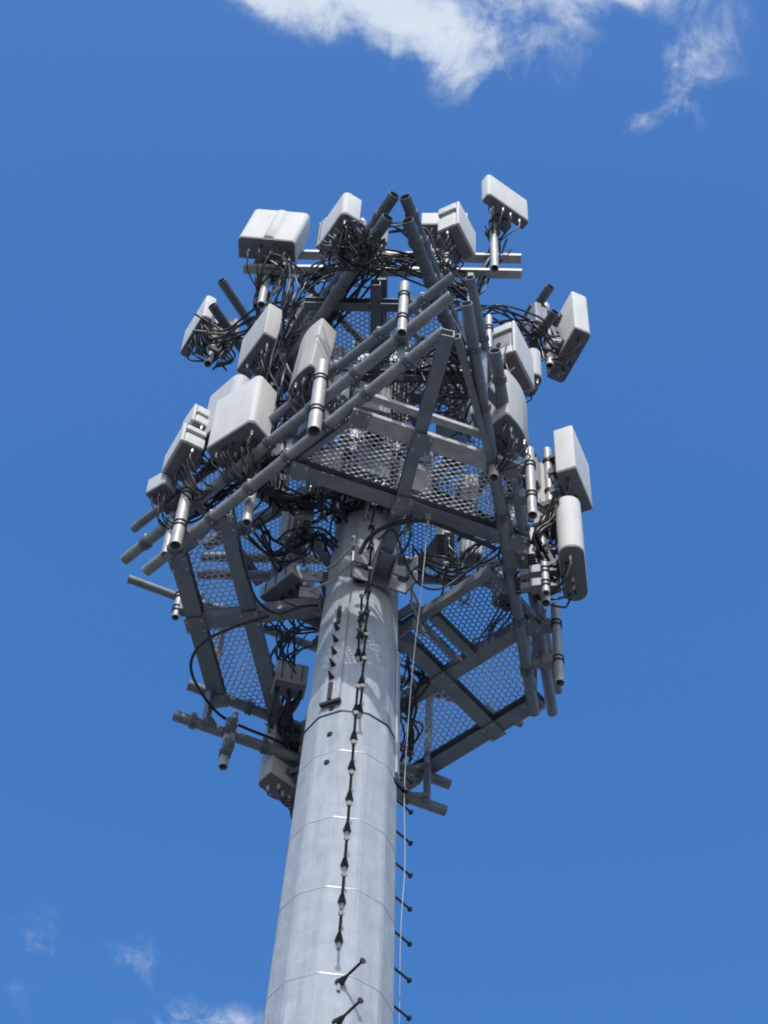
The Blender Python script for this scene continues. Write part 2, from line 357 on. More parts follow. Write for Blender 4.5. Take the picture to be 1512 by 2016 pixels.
# --- lower platform
LOW = [287, 167, 47]; HL = 15.0
low = thing('antenna_platform', 'lowest and largest triangular steel platform with three mesh decks around the pole', 'platform', (0, 0, 0))
collar(low, HL - .02, LOW)
DECK = {287: (1.155, 1.84, -1.14, 1.14, -.80, .80), 167: (1.10, 1.62, -1.36, 1.16, -1.02, .80), 47: (1.155, 1.93, -1.12, 1.25, -.58, 1.15)}   # inner r, outer r, ends of inner and outer beam
for az in LOW:
    ri, ro, i0, i1, o0, o1 = DECK[az]
    ext = 2.95 if az == 287 else ro + .03
    if az == 287: MB().channel(P2(az, .55, 0, HL - .003), at(882, 655, HL - .003), .115, .115, .012, 1).build('arm', 'galvanised_steel', low)
    else: MB().channel(P2(az, .55, 0, HL - .003), P2(az, ext, 0, HL - .003), .14, .125, .012, 1).build('arm', 'galvanised_steel', low)
    MB().channel(P2(az, ri, i0, HL + .004), P2(az, ri, i1, HL + .004), .14, .12, .011, 1).build('cross_beam', 'galvanised_steel', low)
    MB().channel(P2(az, ro, o0, HL + .004), P2(az, ro, o1, HL + .004), *((.16, .05) if az == 287 else (.16, .12)), .011, -1).build('cross_beam', 'galvanised_pipe' if az == 287 else 'galvanised_steel', low)  # near outer beam takes paler steel: part of its sunlit look is colour
    for i_, o_ in ((i0, o0), (i1, o1)):
        sg = 1 if i_ > 0 else -1
        MB().beam(P2(az, ri + .05, i_ - sg * .05, HL + .03), P2(az, ro - .03, o_ - sg * .05, HL + .03), .05, .06).build('edge_angle', 'galvanised_steel', low)
        q = [P2(az, ri + .05, sg * .06, 0).xy, P2(az, ri + .05, i_ - sg * .06, 0).xy, P2(az, ro - .05, o_ - sg * .06, 0).xy, P2(az, ro - .05, sg * .06, 0).xy]
        expanded_mesh([tuple(v) for v in q], pol(az + 90), HL + .07, 'deck_mesh', low, 'mesh_steel', **(dict(tl=-6.0, w=.020, t=.006, lw=.084, sw=.026) if az == 287 else dict(lw=.104, sw=.031, w=.0135)))
bolt_m = MB().sweep([(0, 0, 0), (0, 0, -.018)], .014, 6).mesh('bolt', 'galvanised_pipe')
def splice(par, az, r, s_, h, m, sx=.24, sy=.20):
    c = P2(az, r, s_, h); M = Matrix((pol(az), pol(az + 90), Vector((0, 0, 1)))).transposed()
    o = MB().box(c, sx, sy, .012, M).build('splice_plate', m, par)
    for a_ in (-1, 1):
        for b_ in (-1, 1):
            link_copy(bolt_m, 'bolt', o, None, c + M @ Vector((a_ * sx * .36, b_ * sy * .34, -.006)))
for az in LOW:
    ri, ro, i0, i1, o0, o1 = DECK[az]
    for r_ in (ri, ro): splice(low, az, r_, 0 if az != 287 else -.10 * (r_ - .55), HL - .077, 'galvanised_steel', .2, .17)
    for s_ in (i0 + .09, i1 - .09): splice(low, az, ri, s_, HL - .066, 'galvanised_steel', .18, .16)
    for s_ in (o0 + .09, o1 - .09): splice(low, az, ro, s_, HL - (.066 if az != 287 else .030), 'galvanised_steel', .18, .16)
# inner deck between the pole and the right-hand cross beam
q = [P2(47, .50, -1.12, 0).xy, P2(47, .50, .25, 0).xy, P2(47, 1.10, .25, 0).xy, P2(47, 1.10, -1.10, 0).xy]
expanded_mesh([tuple(v) for v in q], pol(137), HL + .07, 'deck_mesh', low, 'dull_steel')
MB().channel(P2(47, .46, -1.15, HL), P2(47, .46, .3, HL), .08, .11, .011, 1).build('cross_beam', 'galvanised_steel', low)
MB().channel(P2(47, .52, -.40, HL - .002), P2(47, 1.10, -.40, HL - .002), .09, .11, .011, 1).build('stringer', 'galvanised_steel', low)
MB().beam(P2(47, .52, -.24, HL - .002), P2(47, 1.10, -.24, HL - .002), .05, .07).build('stringer', 'galvanised_steel', low)
MB().beam(P2(47, .50, -1.13, HL), P2(47, 1.12, -1.12, HL), .05, .08).build('edge_angle', 'galvanised_steel', low)
MB().beam(P2(287, 1.80, -.78, HL + .50), P2(287, 1.80, .86, HL + .50), .07, .05).build('kick_rail', 'galvanised_pipe', low)  # paler steel here too, its sunlit white is partly in the colour
MB().channel(P2(287, 1.20, .98, HL + .0), at(900, 662, HL), .06, .09, .01).build('edge_beam', 'galvanised_steel', low)
def rail(par, a, b, r=.052, m='galvanised_pipe', name='rail'):
    return MB().pipe(a, b, r, 18).build(name, m, par)
RAILS_L = [(at(244, 1103, 15.38), at(890, 582, 15.72)), (at(287, 1125, 14.86), at(876, 652, 15.18)), (at(262, 1042, 15.80), at(893, 543, 16.10))]
RAILS_R = [(at(974, 690, 15.45), at(1088, 1405, 15.30)), (at(918, 597, 15.1), at(1052, 1405, 14.85)), (at(925, 546, 16.1), at(1099, 1362, 16.0))]
RAILS_B = [(at(342, 1408, 14.57), at(878, 1597, 14.40)), (at(370, 1348, 15.07), at(886, 1545, 14.85)), (at(252, 1139, 16.3), at(1028, 1425, 16.1))]
for rs in (RAILS_L, RAILS_R, RAILS_B):
    for i, (a, b) in enumerate(rs): rail(low, a, b, .054 if i < 2 else .045, 'rail_steel' if rs is RAILS_L and i < 2 else 'galvanised_steel')
    for k in (.14, .5, .86):                  # uprights tie the rails together
        pts = [a.lerp(b, k) for a, b in rs]; mid = sum(pts, Vector()) / 3
        inn = (AX - mid); inn.z = 0; inn.normalize()
        lo, hi = min(p.z for p in pts), max(p.z for p in pts)
        c = Vector((mid.x, mid.y, 0)) + inn * .10
        pst = MB().beam((c.x, c.y, lo - .05), (c.x, c.y, hi + .05), .06, .06, inn).build('rail_post', 'galvanised_steel', low)
        for p in pts: MB().beam(p + inn * .02, Vector((c.x, c.y, p.z)), .08, .05).build('rail_clamp', 'galvanised_steel', pst)
    for k in (.2, .36, .62):                  # threaded clamp ends standing on the lowest rail
        a, b = rs[0]; p = a.lerp(b, k)
        MB().sweep([p + Vector((0, 0, .05)), p + Vector((0, 0, .17))], [.012, .007], 8).build('clamp_bolt', 'galvanised_steel', low)

# pipe clamps with bolt ends along the rails
def rail_clamps(par, a, b, r, ks):
    d = (b - a).normalized()
    for k in ks:
        p = a.lerp(b, k); c = MB(); c.ring(p - d * .03, r + .001, r + .014, .06, 14, d)
        c.box(p + Vector((0, 0, r + .035)), .05, .05, .06)
        for q in (-1, 1): c.sweep([p + d * .018 * q + Vector((0, 0, -r - .005)), p + d * .018 * q + Vector((0, 0, -r - .05))], .008, 6)
        c.build('pipe_clamp', 'dark_casting', par)
for rs in (RAILS_L, RAILS_R, RAILS_B):
    for i, (a, b) in enumerate(rs): rail_clamps(low, a, b, .054 if i < 2 else .045, [.07 + .13 * j + .03 * i for j in range(7)])

# --- middle platform
MID = [267, 27, 147]; HM = 17.4
mid = thing('antenna_platform', 'middle triangular steel platform with mesh decks above the lowest one', 'platform', (0, 0, 0))
collar(mid, HM - .02, MID)
for az in MID:
    MB().channel(P2(az, .50, 0, HM), P2(az, 2.1, 0, HM), .10, .12, .012).build('arm', 'dull_steel', mid)
    for r_, s_ in ((1.05, 1.12), (1.85, .70)):
        MB().channel(P2(az, r_, -s_, HM + .004), P2(az, r_, s_, HM + .004), .09, .115, .011).build('cross_beam', 'dull_steel', mid)
    for s in (-1, 1):
        q = [P2(az, 1.09, s * .06, 0).xy, P2(az, 1.09, s * 1.08, 0).xy, P2(az, 1.80, s * .68, 0).xy, P2(az, 1.80, s * .06, 0).xy]
        expanded_mesh([tuple(v) for v in q], pol(az + 90), HM + .07, 'deck_mesh', mid)
        q = [P2(az, .46, s * .06, 0).xy, P2(az, .46, s * .75, 0).xy, P2(az, 1.0, s * 1.08, 0).xy, P2(az, 1.0, s * .06, 0).xy]
        expanded_mesh([tuple(v) for v in q], pol(az + 90), HM + .07, 'deck_mesh', mid, 'dull_steel')
        MB().beam(P2(az, 1.09, s * 1.07, HM + .02), P2(az, 1.82, s * .68, HM + .02), .05, .06).build('edge_angle', 'dull_steel', mid)
a0, a1 = at(777, 383, 17.60), at(592, 660, 17.60); d = (a1 - a0).normalized(); a1 = a0 + d * 2.3
b0, b1 = at(797, 387, 17.60), at(853, 532, 17.60); d2 = (b1 - b0).normalized(); b1 = b0 + d2 * 1.7
for (p, q) in ((a0, a1), (b0, b1)):
    rail(mid, p, q, .058, 'dull_steel'); dd = (q - p).normalized()
    rail(mid, p + dd * .10 + Vector((0, 0, -.33)), q - dd * .1 + Vector((0, 0, -.33)), .062, 'dull_steel')
    for k in (.18, .42, .7):
        c = p.lerp(q, k); MB().beam(c + Vector((0, 0, -.42)), c + Vector((0, 0, .10)), .05, .05, dd).build('rail_post', 'dull_steel', mid)
for (p, q) in ((a0, a1), (b0, b1)): rail_clamps(mid, p, q, .058, (.12, .3, .55, .8)); rail_clamps(mid, p + Vector((0, 0, -.33)), q + Vector((0, 0, -.33)), .062, (.2, .45, .7))
e0, e1 = P2(87, 1.35, -1.9, 17.6), P2(87, 1.35, 1.9, 17.6)
rail(mid, e0, e1, .055, 'dull_steel'); rail(mid, e0 + Vector((0, 0, -.33)), e1 + Vector((0, 0, -.33)), .055, 'dull_steel')

# --- top frames
top = thing('antenna_platform', 'uppermost steel mounting frame with three pairs of cross pipes at the pole top', 'platform', (0, 0, 0))
collar(top, 19.3, MID)
for az in MID:
    for hh, hw in (((19.25, 1.50), (19.62, 1.50)) if az == 267 else ((19.55, 1.55), (20.25, 1.5))):
        if az == 267:                         # square tube on the near side
            MB().beam(P2(az, 1.30, -hw, hh), P2(az, 1.30, hw, hh), .10, .045).build('cross_tube', 'galvanised_pipe', top)
        else: rail(top, P2(az, 1.30, -hw, hh), P2(az, 1.30, hw, hh), .055, 'dull_steel', 'cross_pipe')
        MB().beam(P2(az, .3, 0, hh - .09), P2(az, 1.27, 0, hh - .09), .09, .09).build('arm', 'dull_steel', top)
    for s in (-1, 1): MB().beam(P2(az, .32, 0, 19.05), P2(az, 1.26, s * .9, 19.15), .06, .06).build('brace', 'dull_steel', top)
MB().beam(P2(267, 1.30, .95, 18.3), P2(267, 1.30, .95, 19.2), .06, .06, pol(267)).build('post', 'dull_steel', top)

# ------------------------------------------------------------------ cables
def cable(par, pts, r, name='cable', m='black_cable', n=6, seg=6, inv=None):
    o = MB().sweep(spline(pts, seg), r, n).build(name, m, par, 60)
    if inv is not None: o.matrix_parent_inverse = inv
    return o

# ------------------------------------------------------------------ antennas
def outline(w, d, shape, n=6):   # soft, box, pill or dome
    """plan outline, front towards +Y from 0 to -d at the back"""
    P = []
    def arc(cx, cy, r, a0, a1, k=n):
        for i in range(k + 1):
            a = math.radians(a0 + (a1 - a0) * i / k); P.append((cx + r * math.cos(a), cy + r * math.sin(a)))
    if shape == 'dome':                       # bowed front
        b = d * .42
        for i in range(17):
            t = -1 + 2 * i / 16; P.append((t * w / 2, -b * (abs(t) ** 2.3)))
        arc(-w / 2 + .02, -d + .02, .02, 180, 270, 3); arc(w / 2 - .02, -d + .02, .02, 270, 360, 3)
        P[:17] = P[:17][::-1]
    elif shape in ('bow', 'bowf'):                      # swept front: full radius at one side, a crisp corner at the other
        arc(w / 2 - .02, -.02, .02, 0, 90, 3)
        for i in range(1, 11):
            t = i / 10; P.append((w / 2 - .02 - t * (w - .03), -d * .62 * t ** 2.4))
        arc(-w / 2 + .02, -d + .02, .02, 180, 270, 3); arc(w / 2 - .02, -d + .02, .02, 270, 360, 3)
        if shape == 'bowf': P[:] = [(-x, y) for x, y in P][::-1]
    elif shape == 'pill':
        r = d * .46; arc(w / 2 - r, -r, r, 0, 90); arc(-w / 2 + r, -r, r, 90, 180); arc(-w / 2 + r, -d + r, r, 180, 270); arc(w / 2 - r, -d + r, r, 270, 360)
    else:
        r = min(.055, d * .3) if shape == 'soft' else .018; q = .015
        arc(w / 2 - r, -r, r, 0, 90); arc(-w / 2 + r, -r, r, 90, 180); arc(-w / 2 + q, -d + q, q, 180, 270, 3); arc(w / 2 - q, -d + q, q, 270, 360, 3)
    return P
def body(w, d, H, shape, z0=0.0, bev=.014):
    o = outline(w, d, shape); cx, cy = 0, -d / 2
    def lev(z, ins):
        kx, ky = 1 - 2 * ins / w, 1 - 2 * ins / d; return [((x - cx) * kx + cx, (y - cy) * ky + cy, z) for x, y in o]
    return MB().prism([lev(z0, bev * .5), lev(z0 + bev * .5, 0), lev(z0 + H - bev, 0), lev(z0 + H - bev * .3, bev * .3), lev(z0 + H, bev)])
def fit(e0, e1, tp, over, h, maxlean=9):
    """box frame from its lower front edge and one upper corner"""
    A, B = at(*e0, h), at(*e1, h); wv = (B - A); w = wv.length; xh = wv.normalized()
    base = A if over == 0 else B
    d = ray(*tp); dh = Vector((d.x, d.y)); s = Vector((base.x, base.y)).dot(dh) / dh.dot(dh)
    top_ = Vector((d.x * s, d.y * s, d.z * s + EYE)); upv = top_ - base; H = upv.z
    u = Vector((upv.x, upv.y, upv.z)); u = (u - xh * u.dot(xh)); lean = math.degrees(math.atan2(math.hypot(u.x, u.y), u.z))
    mid_ = (A + B) / 2; y = Vector((0, 0, 1)).cross(xh); out = Vector((mid_.x, mid_.y, 0)) - AX
    if y.dot(out) < 0: xh = -xh; y = -y
    return mid_, xh, y, w, H
ANTS = {}
def antenna(key, label, e0, e1, tp, over, h, d, shape='soft', m='white_radome', jump=6, group=None, pipe=True, rru=True, tilt=0.0, H=None, front=None, ribs=0, roll=0.0, plabel=None, rlabel=None, w=None, pz=(-.42, .12), jlen=1.0, cat='antenna'):
    p, xh, y, w_, H_ = fit(e0, e1, tp, over, h); w = w or w_; H = H or H_
    if front is not None:
        f = pol(front)
        if y.dot(f) < 0: xh, y = -xh, -y
    M = Matrix((xh, -y if False else y, Vector((0, 0, 1)))).transposed()
    # local frame: x along the front, y outward, z up (right handed)
    if M.determinant() < 0: M = Matrix((-xh, y, Vector((0, 0, 1)))).transposed()
    M = M @ Matrix.Rotation(math.radians(-tilt), 3, 'X') @ Matrix.Rotation(math.radians(roll), 3, 'Y')
    t = thing('panel_antenna', label, cat, p, M, group); rn = random.Random(key)
    body(w, d, H, shape, 0.012).build('radome', m, t)
    o = outline(w - .012, d - .012, shape); capo = MB().prism([[(x, y_ - .006, z) for x, y_ in o] for z in (0.0, .016)]).build('end_cap', 'dark_cap', t)
    if key in ('L1', 'R4', 'T2', 'TR', 'N2', 'R1'):
        ob = outline(w + .004, d + .002, shape); MB().prism([[(x, y_ + .002, z) for x, y_ in ob] for z in (.026, .030, .052, .056)]).build('edge_band', m, t)
    if ribs:                                  # shallow moulded ribs down the front
        pr = [(-.10, -.006), (-.065, .012), (-.035, .026), (.02, .026), (.035, .010), (.055, -.006)]
        MB().prism([[(x, y_ * k, z) for x, y_ in pr] for z, k in ((.028, .3), (.05, 1), (H - .03, 1), (H - .005, .3))]).build('crease', m, t, 60)
    cx = []
    for i in range(jump):
        x = (i + .5) / jump - .5; cx.append((x * w * .82 + rn.uniform(-.01, .01), -d * rn.choice((.35, .55, .72))))
    for x, y_ in cx:
        MB().sweep([(x, y_, .002), (x, y_, -.035), (x, y_, -.045), (x, y_, -.085)], [.017, .017, .011, .011], 10).build('connector', 'bright_connector' if rn.random() < .45 else 'black_steel', capo)
    tie = rn.uniform(-.06, .06)
    for x, y_ in cx:
        k = jlen * rn.uniform(.85, 1.15); j = lambda q=.022: rn.uniform(-q, q)
        cable(t, [(x, y_, -.07), (x + j(), y_ + j(), -.07 - .09 * k), (x * .6 + j(.03), -d * .8 - .05 * k, -.10 - .20 * k + j(.03)), (tie + j(.035), -d - .20 + j(), -.12 - .16 * k + j(.04)), (tie * .7 + j(.04), -d - .27 + j(.03), .02 + j(.04)), (tie * .5 + j(.04), -d - .30 + j(.03), .20 + j(.05))], rn.choice((.007, .0085, .011)), 'jumper_cable')
    for z in (.14 * H + .02, .84 * H):
        b = MB(); b.box((0, -d - .012, z), min(.22, w * .5), .024, .07)
        for s in (-1, 1): b.beam((s * .07, -d - .02, z), (s * .045, -d - .13, z + (0.02 if z > .4 * H else -.02)), .012, .05)
        b.build('bracket', 'galvanised_steel', t)
    kb = MB()                                 # tilt arms and clamp blocks between cover and pipe
    for z in (.10 * H, .5 * H, .88 * H): kb.box((rn.uniform(-.03, .03), -d - .075, z), .10, .11, .09)
    kb.beam((.055, -d - .04, .10 * H), (.04, -d - .13, .55 * H), .02, .035); kb.beam((-.055, -d - .04, .88 * H), (-.04, -d - .13, .5 * H), .02, .035)
    kb.box((rn.choice((-.09, .09)), -d - .06, -.03), .09, .10, .12); kb.box((0, -d - .17, -.14), .13, .12, .07)
    kb.build('tilt_bracket', 'dark_casting', t)
    ANTS[key] = (t, w, d, H)
    if pipe:
        q = p + M @ Vector((0, -d - .15, 0)); mp = thing('mount_pipe', plabel or ('upright steel pipe carrying ' + label[0].lower() + 'ntenna'), 'pipe', (q.x, q.y, q.z + pz[0]))
        L = H + pz[1] - pz[0]; MB().pipe((0, 0, 0), (0, 0, L), .045, 18).build('tube', 'galvanised_pipe', mp)
        for z in (.14 * H - pz[0], .84 * H - pz[0]):
            c = MB(); c.ring((0, 0, z - .025), .046, .056, .014, 16); c.ring((0, 0, z + .012), .046, .056, .014, 16); c.build('clamp', 'black_steel', mp)
    if rru:
        q = p + M @ Vector((0.0, -d - .22, 0)); Mr = Matrix((-M.col[0], -M.col[1], Vector((0, 0, 1)))).transposed()
        radio(q + Vector((0, 0, H * .22)), Mr, rlabel or 'radio', rn, H)
    return t
def radio(q, M, label, rn, H=.8, w=.32, d=.16, hh=.46, m='grey_casting', n=5):
    y = Vector(M.col[1]); y.z = 0; y.normalize(); x = Vector((y.y, -y.x, 0)); M = Matrix((x, y, Vector((0, 0, 1)))).transposed()
    t = thing('radio_unit', label, 'radio unit', q, M)
    body(w, d * .55, hh, 'box', 0).build('housing', m, t).location = (0, d, 0)
    f = MB()
    for k in range(9): f.box((-w / 2 + .03 + k * (w - .06) / 8, d * .22, hh / 2), .008, d * .46, hh * .94)
    f.build('cooling_fins', m, t)
    b = MB().box((0, d + .012, hh + .03), w * .5, .02, .02); b.beam((-w * .24, d, hh - .01), (-w * .24, d + .012, hh + .03), .02, .02); b.beam((w * .24, d, hh - .01), (w * .24, d + .012, hh + .03), .02, .02); b.build('handle', 'dull_steel', t)
    for k in range(n):
        x = -w / 2 + .05 + k * (w - .1) / max(1, n - 1)
        MB().sweep([(x, d * .72, 0), (x, d * .72, -.05)], .014, 8).build('connector', 'bright_connector', t)
        cable(t, [(x, d * .72, -.045), (x, d * .75, -.16), (x * .5 + rn.uniform(-.04, .04), d + .03, -.26 - rn.uniform(0, .08)), (rn.uniform(-.05, .05), d * .4, -.36 + rn.uniform(-.06, .06)), (rn.uniform(-.06, .06), d * .1, -.52 + rn.uniform(-.05, .05))], rn.choice((.007, .009, .012)), 'jumper_cable')
    return t
ANT_START = True
antenna('TL', 'broad white panel antenna with a central crease, top left corner of the tower', (466, 469), (582, 471), (598, 414), 1, 19.35, .26, 'soft', jump=4, ribs=1, front=262, roll=-9, rlabel='finned radio unit behind the creased top left antenna', plabel='upright pipe behind the creased top left antenna', pz=(-.75, .0), H=.72)
antenna('T2', 'white slab antenna seen narrow side on, left of the crossed dark pipes', (623, 490), (675, 416), (681, 375), 1, 17.75, .20, 'soft', jump=9, front=207, jlen=1.5, rlabel='finned radio unit behind the slab antenna left of the crossed pipes', plabel='upright pipe behind the slab antenna left of the crossed pipes')
antenna('T3b', 'white box antenna facing the viewer, half hidden behind the white radio at the top', (829, 441), (921, 441), (829, 419), 0, 19.75, .14, 'box', jump=3, front=267, rlabel='finned radio unit behind the half hidden white box antenna at the top', plabel='upright pipe behind the half hidden white box antenna at the top')
antenna('TR', 'white round-edged panel antenna standing highest, on a bracket at the top right', (962, 380), (1043, 437), (1042, 397), 1, 20.1, .13, 'soft', jump=4, front=304, rru=False, plabel='upright pipe under the highest panel antenna at the top right', pz=(-1.05, .0))
antenna('N3', 'thin white antenna out on the far left, level with the upper decks', (352, 697), (399, 620), (402, 590), 1, 19.5, .12, 'soft', jump=6, front=207, H=.5, rlabel='finned radio unit between the thin far left antenna and the dark pipe ends', plabel='upright pipe behind the thin far left antenna')
antenna('N2', 'pale grey box antenna with a sharp upright edge, upper left above the big white one', (464, 731), (520, 655), (536, 597), 1, 17.6, .17, 'box', 'grey_radome', jump=8, front=207, rlabel='finned radio unit behind the sharp-edged grey antenna', plabel='upright pipe behind the sharp-edged grey antenna')
antenna('N1', 'pale grey bow-fronted antenna just left of the long bare upright pipe', (553, 758), (603, 722), (622, 641), 1, 15.95, .22, 'bowf', 'grey_radome', jump=8, front=232, w=.43, H=.84, roll=-5, rlabel='finned radio unit behind the bow-fronted grey antenna on the left', plabel='upright pipe behind the bow-fronted grey antenna on the left')
antenna('L1', 'large bright white panel antenna with a fan of black cables, centre left', (402, 886), (496, 826), (506, 750), 1, 15.6, .27, 'soft', jump=12, front=227, ribs=0, pz=(-.95, -.1), H=.86, jlen=1.25, rlabel='finned radio unit behind the large bright white panel antenna', plabel='upright pipe with open lower end under the large bright white panel antenna')
antenna('L1b', 'grey round-shouldered antenna mostly hidden behind the large bright white panel', (386, 872), (456, 812), (464, 754), 1, 16.0, .20, 'pill', 'light_grey_box', jump=3, front=227, rru=False, H=.80, plabel='upright pipe behind the hidden round-shouldered antenna')
antenna('R1', 'white panel antenna on the far right with its dark underside and back showing', (1166, 659), (1109, 757), (1168, 583), 0, 19.3, .21, 'soft', jump=6, front=27, H=.88, rlabel='finned radio unit behind the far right panel antenna with the dark underside', plabel='upright pipe behind the far right panel antenna with the dark underside')
antenna('R2b', 'small grey antenna with rounded dark base tucked behind the white radio on the right', (1072, 742), (1050, 786), (1066, 690), 0, 17.8, .16, 'pill', 'light_grey_box', jump=3, front=27, H=.55, rru=False, pipe=False)
antenna('R3', 'pale grey bow-fronted antenna under the white radio on the right side', (1003, 817), (1061, 872), (1000, 742), 0, 15.2, .22, 'bow', 'grey_radome', jump=6, front=318, w=.46, H=.80, rru=False, plabel='upright pipe behind the bow-fronted grey antenna on the right')
antenna('R4', 'upper white slab antenna of the pair at the right edge, black connectors beneath', (1133, 919), (1168, 1003), (1118, 851), 0, 16.1, .20, 'box', jump=4, jlen=.7, front=340, H=.78, rlabel='finned radio unit behind the upper slab antenna at the right edge', plabel='upright pipe behind the upper slab antenna at the right edge')
antenna('R5', 'lower white round-edged antenna of the pair at the right edge', (1149, 1072), (1160, 1182), (1140, 988), 0, 15.0, .24, 'pill', jump=6, front=349, H=.84, rlabel='finned radio unit behind the lower round-edged antenna at the right edge', plabel='upright pipe behind the lower round-edged antenna at the right edge')
antenna('R6', 'slim grey antenna between the right rails and the two white edge antennas', (1062, 1028), (1086, 1018), (1054, 912), 0, 15.7, .16, 'bow', 'grey_radome', jump=3, front=300, w=.26, H=1.05, rru=False, pipe=False)
antenna('BK', 'white antenna hanging at the back, low behind the left side of the pole', (503, 1545), (590, 1605), (512, 1432), 0, 14.2, .22, 'soft', jump=6, front=125, H=.92, rlabel='finned radio unit behind the low antenna at the back of the pole', plabel='upright pipe behind the low antenna at the back of the pole')

# white radios with a split narrow side: two stacked shells round a recessed core
def split_radio(label, e0, e1, tp, over, h, d, front, H=None, gap=(.52, .74)):
    p, xh, y, w, H_ = fit(e0, e1, tp, over, h); H = H or H_
    f = pol(front)
    if y.dot(f) < 0: xh, y = -xh, -y
    x2 = Vector((y.y, -y.x, 0)); M = Matrix((x2, y, Vector((0, 0, 1)))).transposed()
    t = thing('radio_unit', label, 'radio unit', p, M); rn = random.Random(label)
    body(w, .035, H, 'box', 0).build('front_panel', 'white_radome', t)
    body(w, d - .037, H * gap[0], 'box', .012).build('lower_shell', 'white_radome', t).location = (0, -.037, 0)
    body(w, d - .037, H * (1 - gap[1]), 'box', H * gap[1]).build('upper_shell', 'white_radome', t).location = (0, -.037, 0)
    body(w * .86, d * .7, H * (gap[1] - gap[0]) + .01, 'box', H * gap[0] + .006).build('core', 'grey_casting', t).location = (0, -.05, 0)
    MB().box((0, -d * .55, .004), w * .92, d * .82, .012).build('end_cap', 'dark_cap', t)
    for k in range(7):
        x = (k / 6 - .5) * w * .8
        MB().sweep([(x, -d * .6, 0), (x, -d * .6, -.06)], .014, 8).build('connector', 'bright_connector' if k % 3 == 0 else 'black_steel', t)
        cable(t, [(x, -d * .6, -.05), (x, -d * .6, -.18), (x * .6, -d - .1, -.26 - rn.uniform(0, .2)), (x * .3 + rn.uniform(-.1, .1), -d - .3, -.12), (rn.uniform(-.2, .2), -d - .55, rn.uniform(-.2, .2))], .0085, 'jumper_cable')
    b = MB().box((0, -d - .03, H * .3), .18, .05, .08); b.box((0, -d - .03, H * .8), .18, .05, .08); b.build('bracket', 'galvanised_steel', t)
    return t
split_radio('white split-shell radio leaning on the right of the crossed dark pipes at the top', (903, 438), (938, 505), (898, 394), 0, 18.2, .24, 327)
split_radio('white split-shell radio with a dark recess, right of the centre deck', (1015, 689), (1054, 765), (1007, 629), 0, 17.3, .30, 327, gap=(.22, .78))
split_radio('white split-shell radio left of the large bright white panel antenna', (316, 932), (356, 864), (372, 832), 1, 15.7, .24, 222)
split_radio('small white radio box standing above the split-shell radio on the left', (352, 862), (378, 824), (396, 795), 1, 16.15, .20, 222, gap=(.4, .6))
antenna('L3', 'smallest pale box antenna at the lower left rail ends', (287, 971), (321, 951), (324, 928), 1, 15.55, .17, 'box', 'light_grey_box', jump=4, front=227, rru=False, w=.24, H=.24, pz=(-.72, .1), plabel='short upright pipe under the smallest box antenna', cat='antenna')

# bare upright pipes clamped to the rails
def bare_pipe(label, pb, h, ptop, r, inward, m='galvanised_pipe'):
    b = at(*pb, h); d = ray(*ptop); s = Vector((b.x, b.y)).dot(Vector((d.x, d.y))) / (d.x ** 2 + d.y ** 2); zt = d.z * s + EYE
    t = thing('mount_pipe', label, 'pipe', b, None); L = zt - b.z
    MB().pipe((0, 0, 0), (0, 0, L), r, 20).build('tube', m, t)
    i = pol(inward)
    for k in (.28, .74):
        c = MB()
        for dz in (-.035, .025): c.ring((0, 0, k * L + dz), r + .001, r + .011, .014, 18)
        c.build('clamp', 'black_steel', t)
        q = MB(); q.box((i * (r + .05)) + Vector((0, 0, k * L)), .10, .10, .11, Matrix.Rotation(math.radians(inward), 3, 'Z')); q.beam(i * (r + .05) + Vector((0, 0, k * L)), i * (r + .19) + Vector((0, 0, k * L)), .05, .09); q.build('bracket', 'galvanised_steel', t)
bare_pipe('bare upright pipe with two black clamp bands in front of the left rails', (618, 850), 14.85, (628, 716), .062, 47)
bare_pipe('bare upright pipe at the lower left end of the rails', (345, 1075), 14.6, (375, 940), .056, 47)
bare_pipe('bare upright pipe near the point where the left and right rails meet', (791, 656), 15.55, (797, 560), .045, 47)
bare_pipe('bare bright upright pipe beside the right rails, upper of two', (1048, 1015), 14.75, (1042, 886), .046, 167)
bare_pipe('bare bright upright pipe at the lower right edge, lower of two', (1102, 1345), 14.35, (1094, 1192), .046, 167)
bare_pipe('short upright pipe just right of the crossed dark pipes, left of two', (859, 541), 18.4, (861, 505), .032, 90)
bare_pipe('short upright pipe just right of the crossed dark pipes, right of two', (878, 535), 18.4, (881, 500), .032, 90)
bare_pipe('slim upright pipe beside the white radio with the dark recess', (964, 722), 16.6, (960, 624), .034, 150)
bare_pipe('short upright pipe hanging from the back rail at the lower left', (439, 1510), 14.0, (458, 1420), .045, 287)
bare_pipe('short dark-mouthed pipe under the left end of the back rails', (345, 1216), 15.2, (350, 1160), .038, 347)
bare_pipe('thin dark upright pipe below the creased top left antenna', (504, 601), 19.0, (510, 540), .026, 87, 'dull_steel')
bare_pipe('short upright pipe under the lower right edge antenna', (1075, 1168), 14.5, (1074, 1110), .036, 167)

